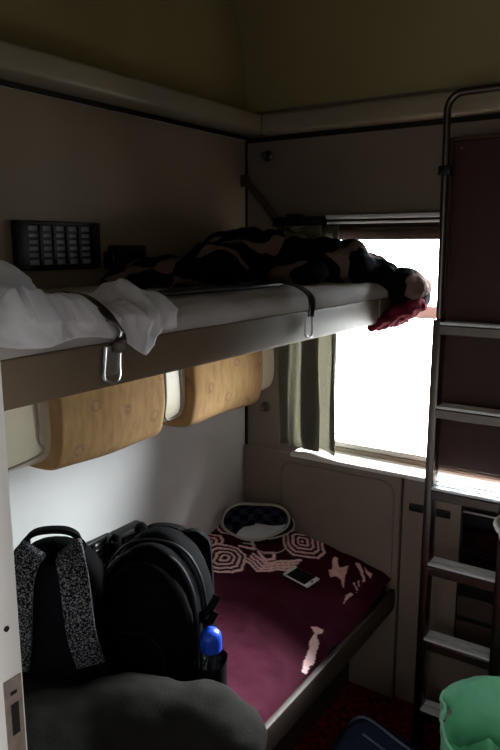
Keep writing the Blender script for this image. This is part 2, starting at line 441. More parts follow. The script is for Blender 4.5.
# crumpled sheet pushed to the left end of the upper mattress, hanging over the edge
def sheet_pt(u, v):
    yend = -1.245 - .15 * (1 - v) ** 1.2 + .012 * math.sin(v * 17)
    y = -1.765 + u * (yend + 1.765)
    over_max = .036 + .034 * math.exp(-((y + 1.335) / .035) ** 2) + .018 * math.exp(-((y + 1.265) / .02) ** 2) + .006 * math.sin(y * 31) - .012 * math.exp(-((y + 1.26) / .03) ** 2)
    L = (.672 - .30) + over_max
    d = v * L; x = .30 + d; z = 1.5460
    wr = .45 * ridge((y * 3.0 + x * 1.6, x * 2.2 - y * .8, 0), 2.1, 4) + .4 * ridge((y * 2 - x * 3, x + y, 1), 3.4, 8) + .3 * ridge((y * 4, x * 4, 3), 3.2, 13) + .42 * ridge((y * 6 + x * 3, x * 5 - y * 3, 7), 3.6, 21) + .25 * ridge((y * 9 - x * 8, x * 6 + y * 2, 4), 4.2, 31) + .1
    amp = (.013 + .014 * max(0, min(1, (-1.30 - y) / .3))) * (1 - .7 * math.exp(-((y + 1.385) / .03) ** 2))
    if x > .672:
        over = x - .672; x = .682 + .010 * max(0, wr) + .004 * math.sin(y * 60) ; z = 1.5385 - over
    else:
        if x > .63: z -= .0075 * ((x - .63) / .042) ** 2
        z += amp * max(0, wr)
    # cloth heaped towards the pillow
    h = max(0, min(1, (-1.42 - y) / .25))
    z += .050 * h * h * (3 - 2 * h) * (1 - .75 * v)
    # peaks of cloth beside the guard arm
    if x < .69: z += .030 * math.exp(-((y + 1.30) / .022) ** 2 - ((x - .60) / .05) ** 2) + .016 * math.exp(-((y + 1.21) / .03) ** 2 - ((x - .63) / .05) ** 2)
    return Vector((x, y, z))
b = bmesh.new(); grid(b, 170, 80, sheet_pt)
tag(bake('bed_sheet', b, [('SOLIDIFY', dict(thickness=.002, offset=1))], M['sheet']),
    'crumpled white sheet bunched over the left end of the upper mattress', 'sheet')

# white pillow at the left edge
def pillow_pt(u, v):
    a = (u - .5) * 2; c = (v - .5) * 2
    return a, c
b = bmesh.new(); ell(b, (0, 0, 0), (.19, .15, .06))
for v in b.verts:
    p = v.co
    k = 1 + .18 * (abs(p.x) / .19) * (abs(p.y) / .15)
    p.x *= k; p.y *= k
pl = bake('pillow', b, [('SUBSURF', dict(levels=2)), ('DISPLACE', dict(texture=tex('pw', .09), strength=.035, mid_level=.5))], M['sheet'])
pl.location = (.30, -1.485, 1.580); pl.rotation_euler = (.12, .15, .3)
tag(pl, 'puffy white pillow lying on the sheet at the left edge of the upper bunk', 'pillow')

# dark patterned fleece blanket heaped along the wall and over the window end of the upper bunk
b = bmesh.new()
for c, r, rot in [
    ((.20, -.80, 1.560), (.09, .16, .030), (0, 0, .1)), ((.24, -.62, 1.575), (.11, .17, .048), (0, 0, -.2)), ((.20, -.45, 1.59), (.13, .16, .075), (0, 0, .3)),
    ((.22, -.30, 1.615), (.14, .14, .085), (0, .1, 0)), ((.30, -.23, 1.625), (.12, .14, .075), (0, 0, .4)),
    ((.42, -.24, 1.615), (.13, .12, .070), (0, .1, -.2)), ((.53, -.21, 1.592), (.12, .10, .060), (0, .25, 0)), ((.63, -.17, 1.560), (.10, .085, .052), (0, .55, 0)),
    ((.42, -.36, 1.565), (.15, .09, .036), (0, 0, -.5)), ((.52, -.24, 1.552), (.13, .07, .026), (0, 0, 0)), ((.60, -.22, 1.548), (.07, .05, .022), (0, 0, 0)), ((.14, -.62, 1.57), (.10, .2, .045), (0, 0, 0)), ((.12, -.25, 1.63), (.10, .16, .06), (0, 0, 0))]:
    ell(b, c, r, rot)
bl = bake('fleece_blanket', b, [('REMESH', dict(mode='VOXEL', voxel_size=.011)), ('SMOOTH', dict(factor=.6, iterations=8)),
    ('DISPLACE', dict(texture=tex('f1', .14), strength=.06, mid_level=.5)), ('DISPLACE', dict(texture=tex('f2', .05, 1), strength=.034, mid_level=.5)), ('SMOOTH', dict(factor=.5, iterations=2))], M['fleece'])
tag(bl, 'dark patterned fleece blanket heaped on the window end of the upper bunk', 'blanket')
b = bmesh.new()
for c, r, rot in [((.715, -.155, 1.545), (.050, .075, .034), (0, .6, 0)), ((.742, -.15, 1.515), (.036, .07, .045), (0, .1, 0)), ((.70, -.15, 1.505), (.055, .07, .05), (0, 0, 0)), ((.745, -.14, 1.485), (.028, .06, .035), (0, 0, 0))]:
    ell(b, c, r, rot)
fo = bake('rolled_end', b, [('REMESH', dict(mode='VOXEL', voxel_size=.007)), ('SMOOTH', dict(factor=.6, iterations=4)), ('DISPLACE', dict(texture=tex('f3', .05), strength=.022, mid_level=.5)), ('DISPLACE', dict(texture=tex('f3b', .012, 1), strength=.006, mid_level=.5))], M['fleece'], bl)
b = bmesh.new()
for c, r, rot in [((.735, -.15, 1.470), (.036, .07, .030), (0, -.7, 0)), ((.705, -.17, 1.448), (.045, .09, .030), (0, -.5, 0)), ((.675, -.21, 1.425), (.04, .10, .026), (0, -.5, .1)), ((.645, -.13, 1.42), (.06, .05, .03), (0, 0, 0)), ((.66, -.27, 1.408), (.022, .06, .014), (0, -.3, .1))]:
    ell(b, c, r, rot)
bake('maroon_underside', b, [('REMESH', dict(mode='VOXEL', voxel_size=.007)), ('SMOOTH', dict(factor=.6, iterations=3)), ('DISPLACE', dict(texture=tex('f4', .035), strength=.026, mid_level=.5)), ('DISPLACE', dict(texture=tex('f4b', .010, 1), strength=.010, mid_level=.5))], M['fleece_red'], bl)

# ------------------------------------------------------------------ folded bolster under the upper bunk
BO = thing('backrest_bolster', 'long cream vinyl bolster with two tan covers folded under the upper bunk', 'bolster', (0, 0, 0))
def bol_prof(g, xw=0.004):
    # closed outline in x,z
    P = [(xw, 1.40), (.15 + g, 1.40), (.212 + g, 1.34), (.226 + g, 1.25), (.222 + g, 1.17), (.198 + g, 1.125 - g), (.14, 1.112 - g), (.05, 1.118 - g), (xw, 1.14)]
    return P
def bol(name, y0, y1, g, m, parent, rnd):
    bb = bmesh.new(); base = bol_prof(g); cx, cz = .09, 1.25
    n = 9; rings = []
    base3 = [Vector((p[0], 0, p[1])) for p in base]
    sm = [base3[0]] + catmull(base3[1:-1], 5) + [base3[-1]]
    for i in range(n + 24):
        if i < 6: t = i / 6; y = y0 + rnd * (1 - math.cos(t * PI / 2)); k = rnd * (1 - math.sin(t * PI / 2))
        elif i < 27: y = y0 + rnd + (y1 - y0 - 2 * rnd) * (i - 6) / 21; k = 0
        else: t = (i - 27) / 5; y = y1 - rnd * (1 - math.sin(t * PI / 2)); y = y1 - rnd + rnd * math.sin(t * PI / 2); k = rnd * (1 - math.cos(t * PI / 2))
        ring = []
        for p in sm:
            d = Vector((p.x - cx, 0, p.z - cz)); l = d.length; d.normalize()
            f = (l - k + .003 * math.sin(y * 18) * (g > 0)) / l
            ring.append(bb.verts.new((max(.004, cx + (p.x - cx) * f), y, cz + (p.z - cz) * f)))
        rings.append(ring)
    for A, B in zip(rings, rings[1:]):
        for j in range(len(A)): bb.faces.new((A[j], A[(j + 1) % len(A)], B[(j + 1) % len(A)], B[j]))
    bb.faces.new(rings[0][::-1]); bb.faces.new(rings[-1])
    return finish(name, bb, m, parent, angle=50)
bol('vinyl_core', -1.72, -.115, -.012, M['vinyl'], BO, .03)
bol('fabric_cover', -1.155, -.752, .014, M['moquette'], BO, .024)
bol('fabric_cover', -.645, -.240, .014, M['moquette'], BO, .024)
# stitched outlines on the bare cream stretches
for y0, y1 in ((-1.62, -1.19), (-.733, -.665)):
    b = bmesh.new()
    pts = []
    sidep = [(.207, 1.160), (.213, 1.20), (.2145, 1.25), (.206, 1.32), (.160, 1.375)]
    for x, z in sidep: pts.append((x + .001, y1, z))
    for x, z in sidep[::-1]: pts.append((x + .001, y0, z))
    tube(b, catmull([(.196, (y0 + y1) / 2, 1.141)] + pts, 5, True), .0028, 6, closed=True, up=Vector((.3, .5, .8)))
    finish('seam_piping', b, M['piping'], BO)

# ------------------------------------------------------------------ wall racks and the small boxes beside them
def make_rack(label, group):
    r = thing('wall_rack', label, 'rack', (0, 0, 0), 0, group)
    y0, y1, z0, z1 = -.145, .145, -.064, .064
    b = bmesh.new()
    box(b, 0, .022, y0, y0 + .040, z0, z1, .004, 2); box(b, 0, .022, y1 - .028, y1, z0, z1, .004, 2)
    box(b, 0, .018, y0 + .03, y1 - .02, z1 - .012, z1, .003, 1); box(b, 0, .018, y0 + .03, y1 - .02, z0, z0 + .014, .003, 1)
    finish('rack_frame', b, M['black'], r)
    b = bmesh.new(); box(b, .001, .006, y0 + .03, y1 - .02, z0 + .01, z1 - .008); finish('back_panel', b, M['mattress'], r, smooth=False)
    b = bmesh.new(); ya, yb = y0 + .04, y1 - .028
    for i in range(1, 5):
        y = ya + (yb - ya) * i / 5; box(b, .008, .016, y - .005, y + .005, z0 + .01, z1 - .008)
    for j in range(1, 6):
        z = z0 + .014 + (z1 - z0 - .026) * j / 6; box(b, .007, .013, ya, yb, z - .0038, z + .0038)
    finish('lattice', b, M['black'], r)
    return r
r1 = make_rack('black lattice rack on the wall above the upper bunk', 'black lattice wall racks')
r1.location = (.002, -.925, 1.649)
r2 = dup(r1); r2.location = (.002, -.925, .704); r2['label'] = 'black lattice rack on the lower wall behind the backpacks'
def make_lamp(label):
    r = thing('control_box', label, 'box', (0, 0, 0), 0, 'small black wall boxes')
    b = bmesh.new(); box(b, 0, .045, -.062, .062, -.038, .038, .006, 2)
    finish('housing', b, M['black'], r)
    b = bmesh.new(); box(b, .045, .052, -.045, .045, -.006, .026, .004, 2); box(b, .0, .045, -.08, -.062, -.03, .02, .003, 1)
    finish('cover_plate', b, M['black_gloss'], r)
    return r
l1 = make_lamp('small black box fixed beside the rack above the upper bunk'); l1.location = (.002, -.675, 1.612)
l2 = dup(l1); l2.location = (.002, -.715, .728); l2['label'] = 'small black box fixed on the lower wall beside the big backpack'

# ------------------------------------------------------------------ coat knobs
def make_knob(label):
    r = thing('coat_knob', label, 'knob', (0, 0, 0), 0, 'round metal coat knobs')
    b = bmesh.new(); lathe(b, [(.020, 0), (.020, -.003), (.017, -.006), (.008, -.008)], (0, 0, 0), 20, 'y'); finish('rosette', b, M['knob'], r)
    b = bmesh.new(); lathe(b, [(.006, -.006), (.006, -.02), (.011, -.024), (.013, -.030), (.011, -.036), (.004, -.039)], (0, 0, 0), 16, 'y'); finish('knob', b, M['knob'], r)
    return r
k1 = make_knob('round metal coat knob high on the window wall under the cornice'); k1.location = (.10, -.001, 1.971)
k2 = dup(k1); k2.location = (.095, -.001, 1.028); k2['label'] = 'round metal coat knob just left of the curtain'

# ------------------------------------------------------------------ curtain, its rail and the blind box over the window
def curtain_row(v):
    w = 1 - v
    P = [(.188, -.050), (.205, -.088), (.226, -.050), (.246, -.082), (.262 + .008 * v, -.060), (.300 - .022 * v, -.072), (.352, -.098), (.366, -.090), (.330, -.070), (.292 - .020 * v, -.062), (.335, -.050), (.372 + .006 * v, -.056), (.398, -.066), (.420, -.088), (.424, -.080), (.404, -.070), (.412, -.058)]
    P = [(.188 + (x - .188) * 1.045 + .004 * math.sin(9 * v + i), y + .003 * math.sin(7 * v + 2 * i), .912 + .005 * math.sin(i * 1.3) + v * .80) for i, (x, y) in enumerate(P)]
    return catmull(P, 9)
b = bmesh.new(); RW = [[b.verts.new(p) for p in curtain_row(j / 30)] for j in range(31)]
for A, B in zip(RW, RW[1:]):
    for i in range(len(A) - 1): b.faces.new((A[i], A[i + 1], B[i + 1], B[i]))
CU = bake('curtain', b, [('SOLIDIFY', dict(thickness=.0016))], M['curtain'])
tag(CU, 'pleated olive-grey curtain drawn to the left side of the window', 'curtain')
CR = thing('curtain_rail', 'short dark rail holding the curtain above the left of the window', 'rail', (0, 0, 0))
b = bmesh.new(); box(b, .17, .36, -.085, -.001, 1.715, 1.748, .006, 2); finish('track', b, M['black'], CR)
b = bmesh.new(); box(b, .235, .275, -.10, -.03, 1.725, 1.757, .006, 2); finish('end_stop', b, M['black'], CR)
BB = thing('blind_box', 'ribbed metal blind box across the top of the window', 'blind', (0, 0, 0))
b = bmesh.new(); box(b, .365, 1.45, -.05, -.001, 1.738, 1.752, .003, 2); box(b, .365, 1.45, -.042, -.001, 1.722, 1.730, .002, 1); finish('top_lip', b, M['tread'], BB)
b = bmesh.new(); box(b, .365, 1.45, -.034, -.001, 1.705, 1.739, .002, 1); finish('box_face', b, M['rail'], BB)
b = bmesh.new(); box(b, .34, 1.45, -.03, -.001, 1.668, 1.705, .006, 2); finish('blind_roll', b, M['seat'], BB)

# ------------------------------------------------------------------ wall cupboard hiding the right of the window
CB = thing('folding_panel', 'tall dark maroon panel standing across the window behind the ladder', 'panel', (0, 0, 0))
b = bmesh.new(); box(b, .800, XR - .002, -.126, -.106, .947, 1.962, .003, 1); finish('panel_core', b, M['cupboard_edge'], CB)
b = bmesh.new(); box(b, .828, XR - .01, -.136, -.126, .960, 1.950, .003, 1); dd = finish('panel_face', b, M['cupboard'], CB)
b = bmesh.new(); lathe(b, [(.005, -.136), (.005, -.140), (.002, -.142)], (.850, 0, 1.93), 12, 'y'); finish('screw', b, M['knob'], dd)
b = bmesh.new()
for x in (.802, .817): box(b, x, x + .006, -.132, -.126, .950, 1.959)
finish('edge_moulding', b, M['cupboard_edge'], CB)

# ------------------------------------------------------------------ ladder
LD = thing('bunk_ladder', 'dark chrome bunk ladder with ribbed metal rungs leaning by the window', 'ladder', (0, 0, 0))
LX0, LX1 = .832, 1.062
def stile(pts, nm, r):
    b = bmesh.new(); tube(b, pts, r, 12, up=Vector((1, .02, 0))); return finish(nm, b, M['pole'], LD)
arc = [(LX0 - .004 + .045 - .045 * math.cos(a), -.215, 2.022 + .045 * math.sin(a)) for a in [PI / 2 * i / 7 for i in range(8)]]
arc2 = [(LX1 + .004 - .045 + .045 * math.sin(a), -.215, 2.022 + .045 * math.cos(a)) for a in [PI / 2 * i / 7 for i in range(8)]]
b = bmesh.new(); tube(b, [(LX0, -.2, 1.42)] + arc + arc2 + [(LX1, -.2, 1.42)], .0105, 12, up=Vector((0, 1, 0)))
finish('top_hoop', b, M['pole'], LD)
for x in (LX0, LX1):
    b = bmesh.new(); box(b, x - .014, x + .014, -.225, -.175, .012, 1.435, .006, 2); lg = finish('stile', b, M['pole'], LD)
    b = bmesh.new(); box(b, x - .017, x + .017, -.228, -.172, 0, .03, .005, 2); finish('foot', b, M['black'], lg)
b = bmesh.new(); box(b, LX0 - .018, LX0 + .018, -.232, -.19, 1.845, 1.872, .004, 2); finish('clamp', b, M['black'], LD)
for z in (.150, .405, .664, .914, 1.172, 1.425):
    b = bmesh.new(); x0, x1 = LX0 + .012, LX1 - .012
    box(b, x0, x1, -.232, -.168, z - .024, z - .004, .003, 1); box(b, x0, x1, -.236, -.230, z - .034, z - .006, .002, 1)
    rg = finish('rung', b, M['pole'], LD)
    b = bmesh.new()
    for k in range(2):
        y = -.231 + k * .034
        box(b, x0, x1, y, y + .027, z - .005, z + .001, .001, 1)
        for j in range(4): box(b, x0, x1, y + .002 + j * .0065, y + .0055 + j * .0065, z + .001, z + .0025)
    finish('tread', b, M['tread'], rg)

# ------------------------------------------------------------------ wall fittings under the sill
for i, (x0, x1) in enumerate(((.700, .752), (.786, .846))):
    t = thing('recessed_pull', ('dark slot in the panel below the sill, left of the ladder pole', 'dark slot in the panel below the sill, right of the ladder pole')[i], 'slot', (0, 0, 0), 0, 'dark slots under the sill')
    b = bmesh.new(); P = [(x0, .742), (x1, .742), (x1, .768), (x0, .768)]
    box(b, x0, x1, -.025, -.018, .74, .768, .004, 2); finish('slot_rim', b, M['rail'], t)
    b = bmesh.new(); box(b, x0 + .005, x1 - .005, -.0265, -.024, .745, .763); finish('slot_opening', b, M['black'], t, smooth=False)
VP = thing('vent_panel', 'black panel with stacked flaps under the sill behind the ladder', 'panel', (0, 0, 0))
b = bmesh.new(); box(b, .882, 1.36, -.028, -.018, .30, .808, .003, 1); finish('panel_frame', b, M['black'], VP)
for z0, z1, nm in ((.655, .795, 'flap'), (.500, .645, 'flap'), (.41, .49, 'flap'), (.31, .40, 'flap')):
    b = bmesh.new(); vs = box(b, .892, 1.35, -.036, -.026, z0, z1, .003, 1)
    for v in vs:
        v.co.y -= .012 * (v.co.z - z0) / (z1 - z0)
    finish(nm, b, M['black_gloss'] if z1 > .6 else M['seat'], VP)
b = bmesh.new(); box(b, .895, 1.34, -.052, -.046, .786, .793, .002, 1); finish('bright_edge', b, M['alu'], VP)

# washbasin on the right wall, cut by the frame
WB = thing('washbasin', 'white rounded washbasin cut off at the right edge beside the ladder', 'basin', (0, 0, 0))
def basin(scale, z0, z1, m, nm, bot):
    b = bmesh.new(); rings = []
    for t in [0, .12, .3, .5, .7, .85, 1]:
        k = scale * (bot + (1 - bot) * math.sin(t * PI / 2)); z = z0 + (z1 - z0) * t
        ring = [Vector((XR - .002 - (XR - 1.118) * k * max(0, math.sin(a)), -.55 - .24 * k * math.cos(a), z)) for a in [PI * i / 28 for i in range(29)]]
        rings.append(ring)
    return b, rings
b, R = basin(1, .78, .985, None, '', .55)
_, R2 = basin(.955, .80, .985, None, '', .5)
allr = R + R2[::-1]
VV = [[b.verts.new(p) for p in r] for r in allr]
for A, B in zip(VV, VV[1:]):
    for j in range(28): b.faces.new((A[j], A[j + 1], B[j + 1], B[j]))
b.faces.new(VV[0]); b.faces.new(VV[-1])
finish('bowl', b, M['white_plastic'], WB)
b = bmesh.new(); tube(b, [p for p in R[-1]], .008, 8, up=Vector((0, 0, 1))); finish('rim', b, M['white_plastic'], WB)

# ------------------------------------------------------------------ lower berth
LB = thing('lower_berth', 'dark lower bunk seat along the left wall under the purple blanket', 'berth', (0, 0, 0))
def rise(y):
    t = max(0, min(1, (y + .34) / .28)); return t * t * (3 - 2 * t)
def bedz(x, y=-1): return .56 - .174 * x + .040 * rise(y)
b = bmesh.new()
vs = box(b, .003, .668, -1.765, -.04, .355, .41, .008, 2)
for v in vs: v.co.z += .03 * (1 - v.co.x / .66)
box(b, .652, .672, -1.765, -.04, .37, .442, .006, 2)
finish('seat_frame', b, M['seat'], LB)
b = bmesh.new(); box(b, .003, .50, -1.765, -.04, 0, .36); finish('plinth', b, M['seat'], LB, smooth=False)
b = bmesh.new(); vs = box(b, .006, .645, -1.76, -.042, .412, .53, .028, 4)
bmesh.ops.bisect_plane(b, geom=b.verts[:] + b.edges[:] + b.faces[:], plane_co=(0, -.36, 0), plane_no=(0, 1, 0))
bmesh.ops.bisect_plane(b, geom=b.verts[:] + b.edges[:] + b.faces[:], plane_co=(0, -.10, 0), plane_no=(0, 1, 0))
vs = b.verts[:]
for v in vs:
    if v.co.z > .47: v.co.z += bedz(v.co.x) - .012 - .53 + .040 * rise(v.co.y)
    else: v.co.z += .03 * (1 - v.co.x / .66)
finish('seat_cushion', b, M['cushion'], LB)

# purple blanket, woven motifs carried in a colour attribute
PLUM, PALE = lin((.255, .06, .135)), tuple(1.25 * q for q in lin((.95, .80, .80)))
DARK = lin((.16, .06, .09))
polys = [
 [(0.433,-.014),(.448,-.014),(.473,-.065),(.50,-.026),(.509,-.092),(.533,-.172),(.503,-.126),(.48,-.123),(.47,-.142),(.447,-.102),(.459,-.09),(.437,-.046)],
 [(.523,-.011),(.537,-.005),(.567,-.038),(.597,-.096),(.594,-.107),(.562,-.053)],
 [(.560,-.012),(.551,.0),(.572,-.02),(.60,-.03),(.606,-.06),(.585,-.045)],
 [(.586,-.291),(.574,-.229),(.577,-.194),(.587,-.194),(.594,-.219),(.587,-.255)],
 [(.562,-.13),(.568,-.126),(.592,-.161),(.596,-.182),(.582,-.155)],
 [(.573,-.104),(.578,-.102),(.591,-.137),(.588,-.14)],
 [(.566,-.475),(.572,-.455),(.596,-.452),(.604,-.475),(.598,-.50),(.618,-.525),(.634,-.582),(.640,-.647),(.630,-.652),(.610,-.58),(.592,-.534),(.590,-.499)],
]
polys[0] = [(x + .016, y - .018) for x, y in polys[0]]
def inside(p, poly):
    c = False; x, y = p
    for i in range(len(poly)):
        (x1, y1), (x2, y2) = poly[i], poly[i - 1]
        if (y1 > y) != (y2 > y) and x < (x2 - x1) * (y - y1) / (y2 - y1) + x1: c = not c
    return c
def segd(p, a, b_):
    ax, ay = a; bx_, by_ = b_; dx, dy = bx_ - ax, by_ - ay
    t = max(0, min(1, ((p[0] - ax) * dx + (p[1] - ay) * dy) / (dx * dx + dy * dy)))
    return math.hypot(p[0] - ax - t * dx, p[1] - ay - t * dy)
def diamond(x, y, cx, cy, a, bb, step, ang):
    c, s = math.cos(ang), math.sin(ang); dx, dy = x - cx, y - cy
    u, v = abs(c * dx + s * dy), abs(-s * dx + c * dy)
    d = max(u / a * .62 + v / bb * .62, u / a, v / bb)
    if d > 1: return None
    return ((1 - d) * a / step) % 1 < .5
zig = [[(.20, -.30 + k), (.262, -.322 + k), (.36, -.215 + k)] for k in (0, .021, .042, .063)] + [[(.21, -.205), (.25, -.245), (.28, -.212), (.262, -.185), (.235, -.205)], [(.30, -.235), (.275, -.26), (.255, -.235)], [(.14,-.235),(.19,-.21),(.16,-.17)]]
def weave(x, y):
    w = .0035 * noise.noise(Vector((x * 30, y * 30, 2))); x += w; y += w
    for poly in polys:
        if inside((x, y), poly): return PALE
    for D_ in ((.142, -.350, .075, .088, .0185, .45), (.035, -.315, .055, .075, .018, .2), (.315, -.030, .080, .105, .0185, .55), (.05, -.12, .07, .09, .0185, .4)):
        r = diamond(x, y, *D_)
        if r is not None: return PALE if r else PLUM
    for z in zig:
        for a, c in zip(z, z[1:]):
            if segd((x, y), a, c) < .0062: return PALE
    if inside((x, y), [(.365,-.094),(.385,-.055),(.41,-.081),(.379,-.115)]): return (.003, .003, .003)
    return PLUM
b = bmesh.new(); lay = b.loops.layers.float_color.new('weave')
def bl_pt(u, v):
    x = .008 + u * .645; y = -1.45 + v * 1.412
    z = bedz(x, y) + .004
    z += .012 * max(0, ridge((x * 1.2 + .2 * y, y * .55, 0), 5.2, 3) - .55) + .006 * fold((x, y, 0), 6, 9) * 1.2
    # two soft rucks running across the bed
    z += .014 * math.exp(-((y + .45 + .25 * (x - .4)) / .035) ** 2) * min(1, max(0, (x - .15) * 4)) + .010 * math.exp(-((y + .30 - .5 * (x - .5)) / .03) ** 2) * min(1, max(0, (x - .35) * 5))
    if x > .61: z -= .018 * ((x - .61) / .043) ** 2
    return Vector((x, y, z))
NU, NV = 190, 380
V = grid(b, NU, NV, bl_pt)
for f in b.faces:
    for l in f.loops:
        p = l.vert.co
        if not hasattr(weave, 'c'): weave.c = {}
        k = l.vert
        if k not in weave.c: weave.c[k] = weave(p.x, p.y + .055 * rise(p.y))
        l[lay] = (*weave.c[k], 1)
tag(finish('woven_blanket', b, M['weave'], angle=180), 'purple woven blanket with pale maze motifs spread over the lower bunk', 'blanket')

# phone
b = bmesh.new(); box(b, -.031, .031, -.062, .062, 0, .008, .0035, 3)
PH = thing('phone', 'white phone with dark screen lying on the purple blanket', 'phone', (.412, -.268, bedz(.412, -.268) + .014))
PH.rotation_euler = (0, math.atan(.174), math.radians(76 - 90 - 8) - PI / 2 + math.radians(6))
finish('phone_body', b, M['phone_white'], PH)
b = bmesh.new(); box(b, -.028, .028, -.046, .046, .0075, .0088, .001, 1); finish('screen', b, M['black_gloss'], PH)
b = bmesh.new(); lathe(b, [(.0045, .0078), (.0045, .0086)], (0, .054, 0), 14); finish('home_button', b, M['zip'], PH)

# cap lying open on the bed by the corner
CP = thing('cap', 'dark plaid cap with pale lining lying open on the lower bunk by the corner', 'cap', (.155, -.165, .575))
e1 = Vector((math.cos(math.radians(33.6)), math.sin(math.radians(33.6)), 0)); fwd = Vector((-e1.y, e1.x, 0))
e2 = (fwd * .62 + Vector((0, 0, .78))).normalized(); nn = e1.cross(e2).normalized()     # nn: out of the mouth, towards the room
if nn.dot(fwd) > 0: nn = -nn
MC = Vector((0, 0, .050))
def crown(u, t):
    a = 2 * PI * u; k = math.cos(t * PI / 2 * .98)
    rx = .122 * (1 + .05 * math.sin(2 * a + 1)); ry = .072 * (1 + .08 * math.sin(3 * a + .4))
    p = MC + e1 * (rx * k * math.cos(a)) + e2 * (ry * k * math.sin(a)) - nn * (.070 * math.sin(t * PI / 2)) + nn * (.012 * math.sin(3 * a) * (1 - t))
    p.z = max(p.z, .0 - .174 * p.x + .04 * (rise(p.y - .165) - rise(-.165)) + .003)
    return p
b = bmesh.new(); lay = b.loops.layers.float_color.new('weave')
grid(b, 80, 26, crown, closed_u=True)
for f in b.faces:
    for l in f.loops:
        p = l.vert.co; q = (math.floor(p.dot(e1) / .030) + math.floor(p.z / .024)) % 2
        c = lin((.05, .05, .08)) if q else lin((.20, .21, .28))
        l[lay] = (*c, 1)
cw = finish('crown', b, M['plaid'], CP)
b = bmesh.new(); tube(b, [crown(i / 60, 0) for i in range(60)], .0048, 8, closed=True, up=nn); finish('edge_trim', b, M['cap_trim'], cw)
b = bmesh.new()
def lining(u, v):
    a = (.64 + .34 * u) ; q = crown(a, .04 + .98 * v * (.6 + .4 * math.sin(PI * u))); c = MC - nn * .02
    return q.lerp(c, .07)
grid(b, 30, 12, lining); finish('lining', b, M['cap_white'], CP)
b = bmesh.new()
def brim(u, v):
    a = .80 + .22 * u; p = crown(a, 0)
    d = (e1 * .75 - fwd * .45 + Vector((0, 0, .05))).normalized()
    q = p + d * (.030 * v * math.sin(PI * (.08 + .84 * u)) ** .6); q.z = max(q.z, -.174 * q.x + .006); return q
grid(b, 30, 8, brim); br = finish('brim', b, M['plaid'], CP)
ca = br.data.color_attributes.new('weave', 'FLOAT_COLOR', 'POINT')
for d_ in ca.data: d_.color = (*lin((.10, .11, .15)), 1)
b = bmesh.new(); tube(b, [brim(i / 30, 1) for i in range(31)], .003, 8, up=Vector((0, 0, 1))); finish('brim_edge', b, M['cap_trim'], br)
b = bmesh.new(); tube(b, [(.125, .03, .012), (.15, -.03, -.012), (.135, -.09, -.012), (.09, -.115, -.004), (.05, -.10, .004), (.02, -.115, .008)], .0024, 6, smooth=6); finish('cord', b, M['cap_trim'], CP)

# ------------------------------------------------------------------ big backpack
BP = thing('backpack', 'large black backpack standing on the lower bunk against the wall', 'backpack', (.318, -.910, .480), math.radians(20))
def packbody(W, Dp, H, e=3.2, n=48, top=.16, cy=0, lean=0):
    rings = []
    for t in [0, .01, .04, .10, .2, .35, .5, .65, .78, .86, .92, .96, .985, 1]:
        z = H * t
        k = 1.0
        if t < .1: k = .90 + .10 * math.sin(t / .1 * PI / 2)
        h0 = 1 - top
        wk = k * (1.0 if t < h0 else max(.04, math.sqrt(max(0, 1 - ((t - h0) / top) ** 2)))) * (1 - .05 * t)
        dk = k * (1 - .28 * t) * (1 if t < .8 else max(.25, math.sqrt(max(0, 1 - ((t - .8) / .2) ** 2 * .94))))
        rings.append(superring(W * wk, Dp * dk, 0, cy + lean * t, z, n, e))
    return rings
b = bmesh.new(); loft(b, packbody(.305, .17, .405, top=.52, cy=.02, lean=.02)); finish('main_body', b, M['pack'], BP, angle=70)
b = bmesh.new(); loft(b, packbody(.296, .10, .392, top=.52, cy=-.070, lean=.04)); finish('middle_compartment', b, M['pack'], BP, angle=70)
b = bmesh.new(); loft(b, packbody(.280, .09, .362, top=.52, cy=-.120, lean=.05)); fp = finish('front_compartment', b, M['pack'], BP, angle=70)
def arch(w, h, y0, y1, z0):
    return [(-w / 2, y0, z0), (-w / 2, y0, z0 + h * .55), (-w * .40, (y0 + y1) / 2, z0 + h * .85), (-w * .18, y1, z0 + h), (w * .18, y1, z0 + h), (w * .40, (y0 + y1) / 2, z0 + h * .85), (w / 2, y0, z0 + h * .55), (w / 2, y0, z0)]
for w, h, y0, y1 in ((.298, .362, -.022, .0), (.284, .350, -.080, -.045)):
    b = bmesh.new(); tube(b, arch(w, h, y0, y1, .02), .0045, 8, smooth=6, up=Vector((0, 1, 0))); finish('zip', b, M['zip'], BP)
b = bmesh.new(); tube(b, arch(.17, .15, -.172, -.150, .05), .003, 6, smooth=6, up=Vector((0, 1, 0))); finish('pocket_zip', b, M['pack_side'], fp)
b = bmesh.new(); sweep(b, catmull([(-.05, .07, .370), (-.045, .085, .388), (0, .09, .394), (.045, .085, .388), (.05, .07, .370)], 6), rectp(.022, .006), up=Vector((0, 0, 1))); finish('grab_handle', b, M['web'], BP)
for s in (-1, 1):
    b = bmesh.new(); sweep(b, catmull([(s * .055, .07, .35), (s * .075, .10, .365), (s * .085, .135, .33), (s * .09, .14, .24), (s * .10, .12, .12), (s * .11, .10, .04)], 7), rectp(.055, .014), up=Vector((0, 1, .3))); finish('shoulder_strap', b, M['web'], BP)
b = bmesh.new()
R = []
for t in [0, .1, .3, .6, .85, 1]:
    R.append(superring(.078 * (.85 + .2 * t), .10, .168 + .008 * t, -.075, .005 + .105 * t, 24, 2.6))
R += [superring(.078 * 1.0, .094, .176, -.075, z, 24, 2.6) for z in (.106, .03)]
loft(b, R); finish('side_pocket', b, M['pack_side'], BP)
b = bmesh.new(); sweep(b, catmull([(.135, -.05, .215), (.16, -.055, .23), (.18, -.05, .262), (.184, -.045, .275)], 6), rectp(.02, .003), up=Vector((0, 1, .2))); sweep(b, catmull([(.135, -.055, .215), (.165, -.06, .205), (.182, -.052, .232)], 6), rectp(.02, .003), up=Vector((0, 1, .2))); finish('compression_strap', b, M['web'], BP)

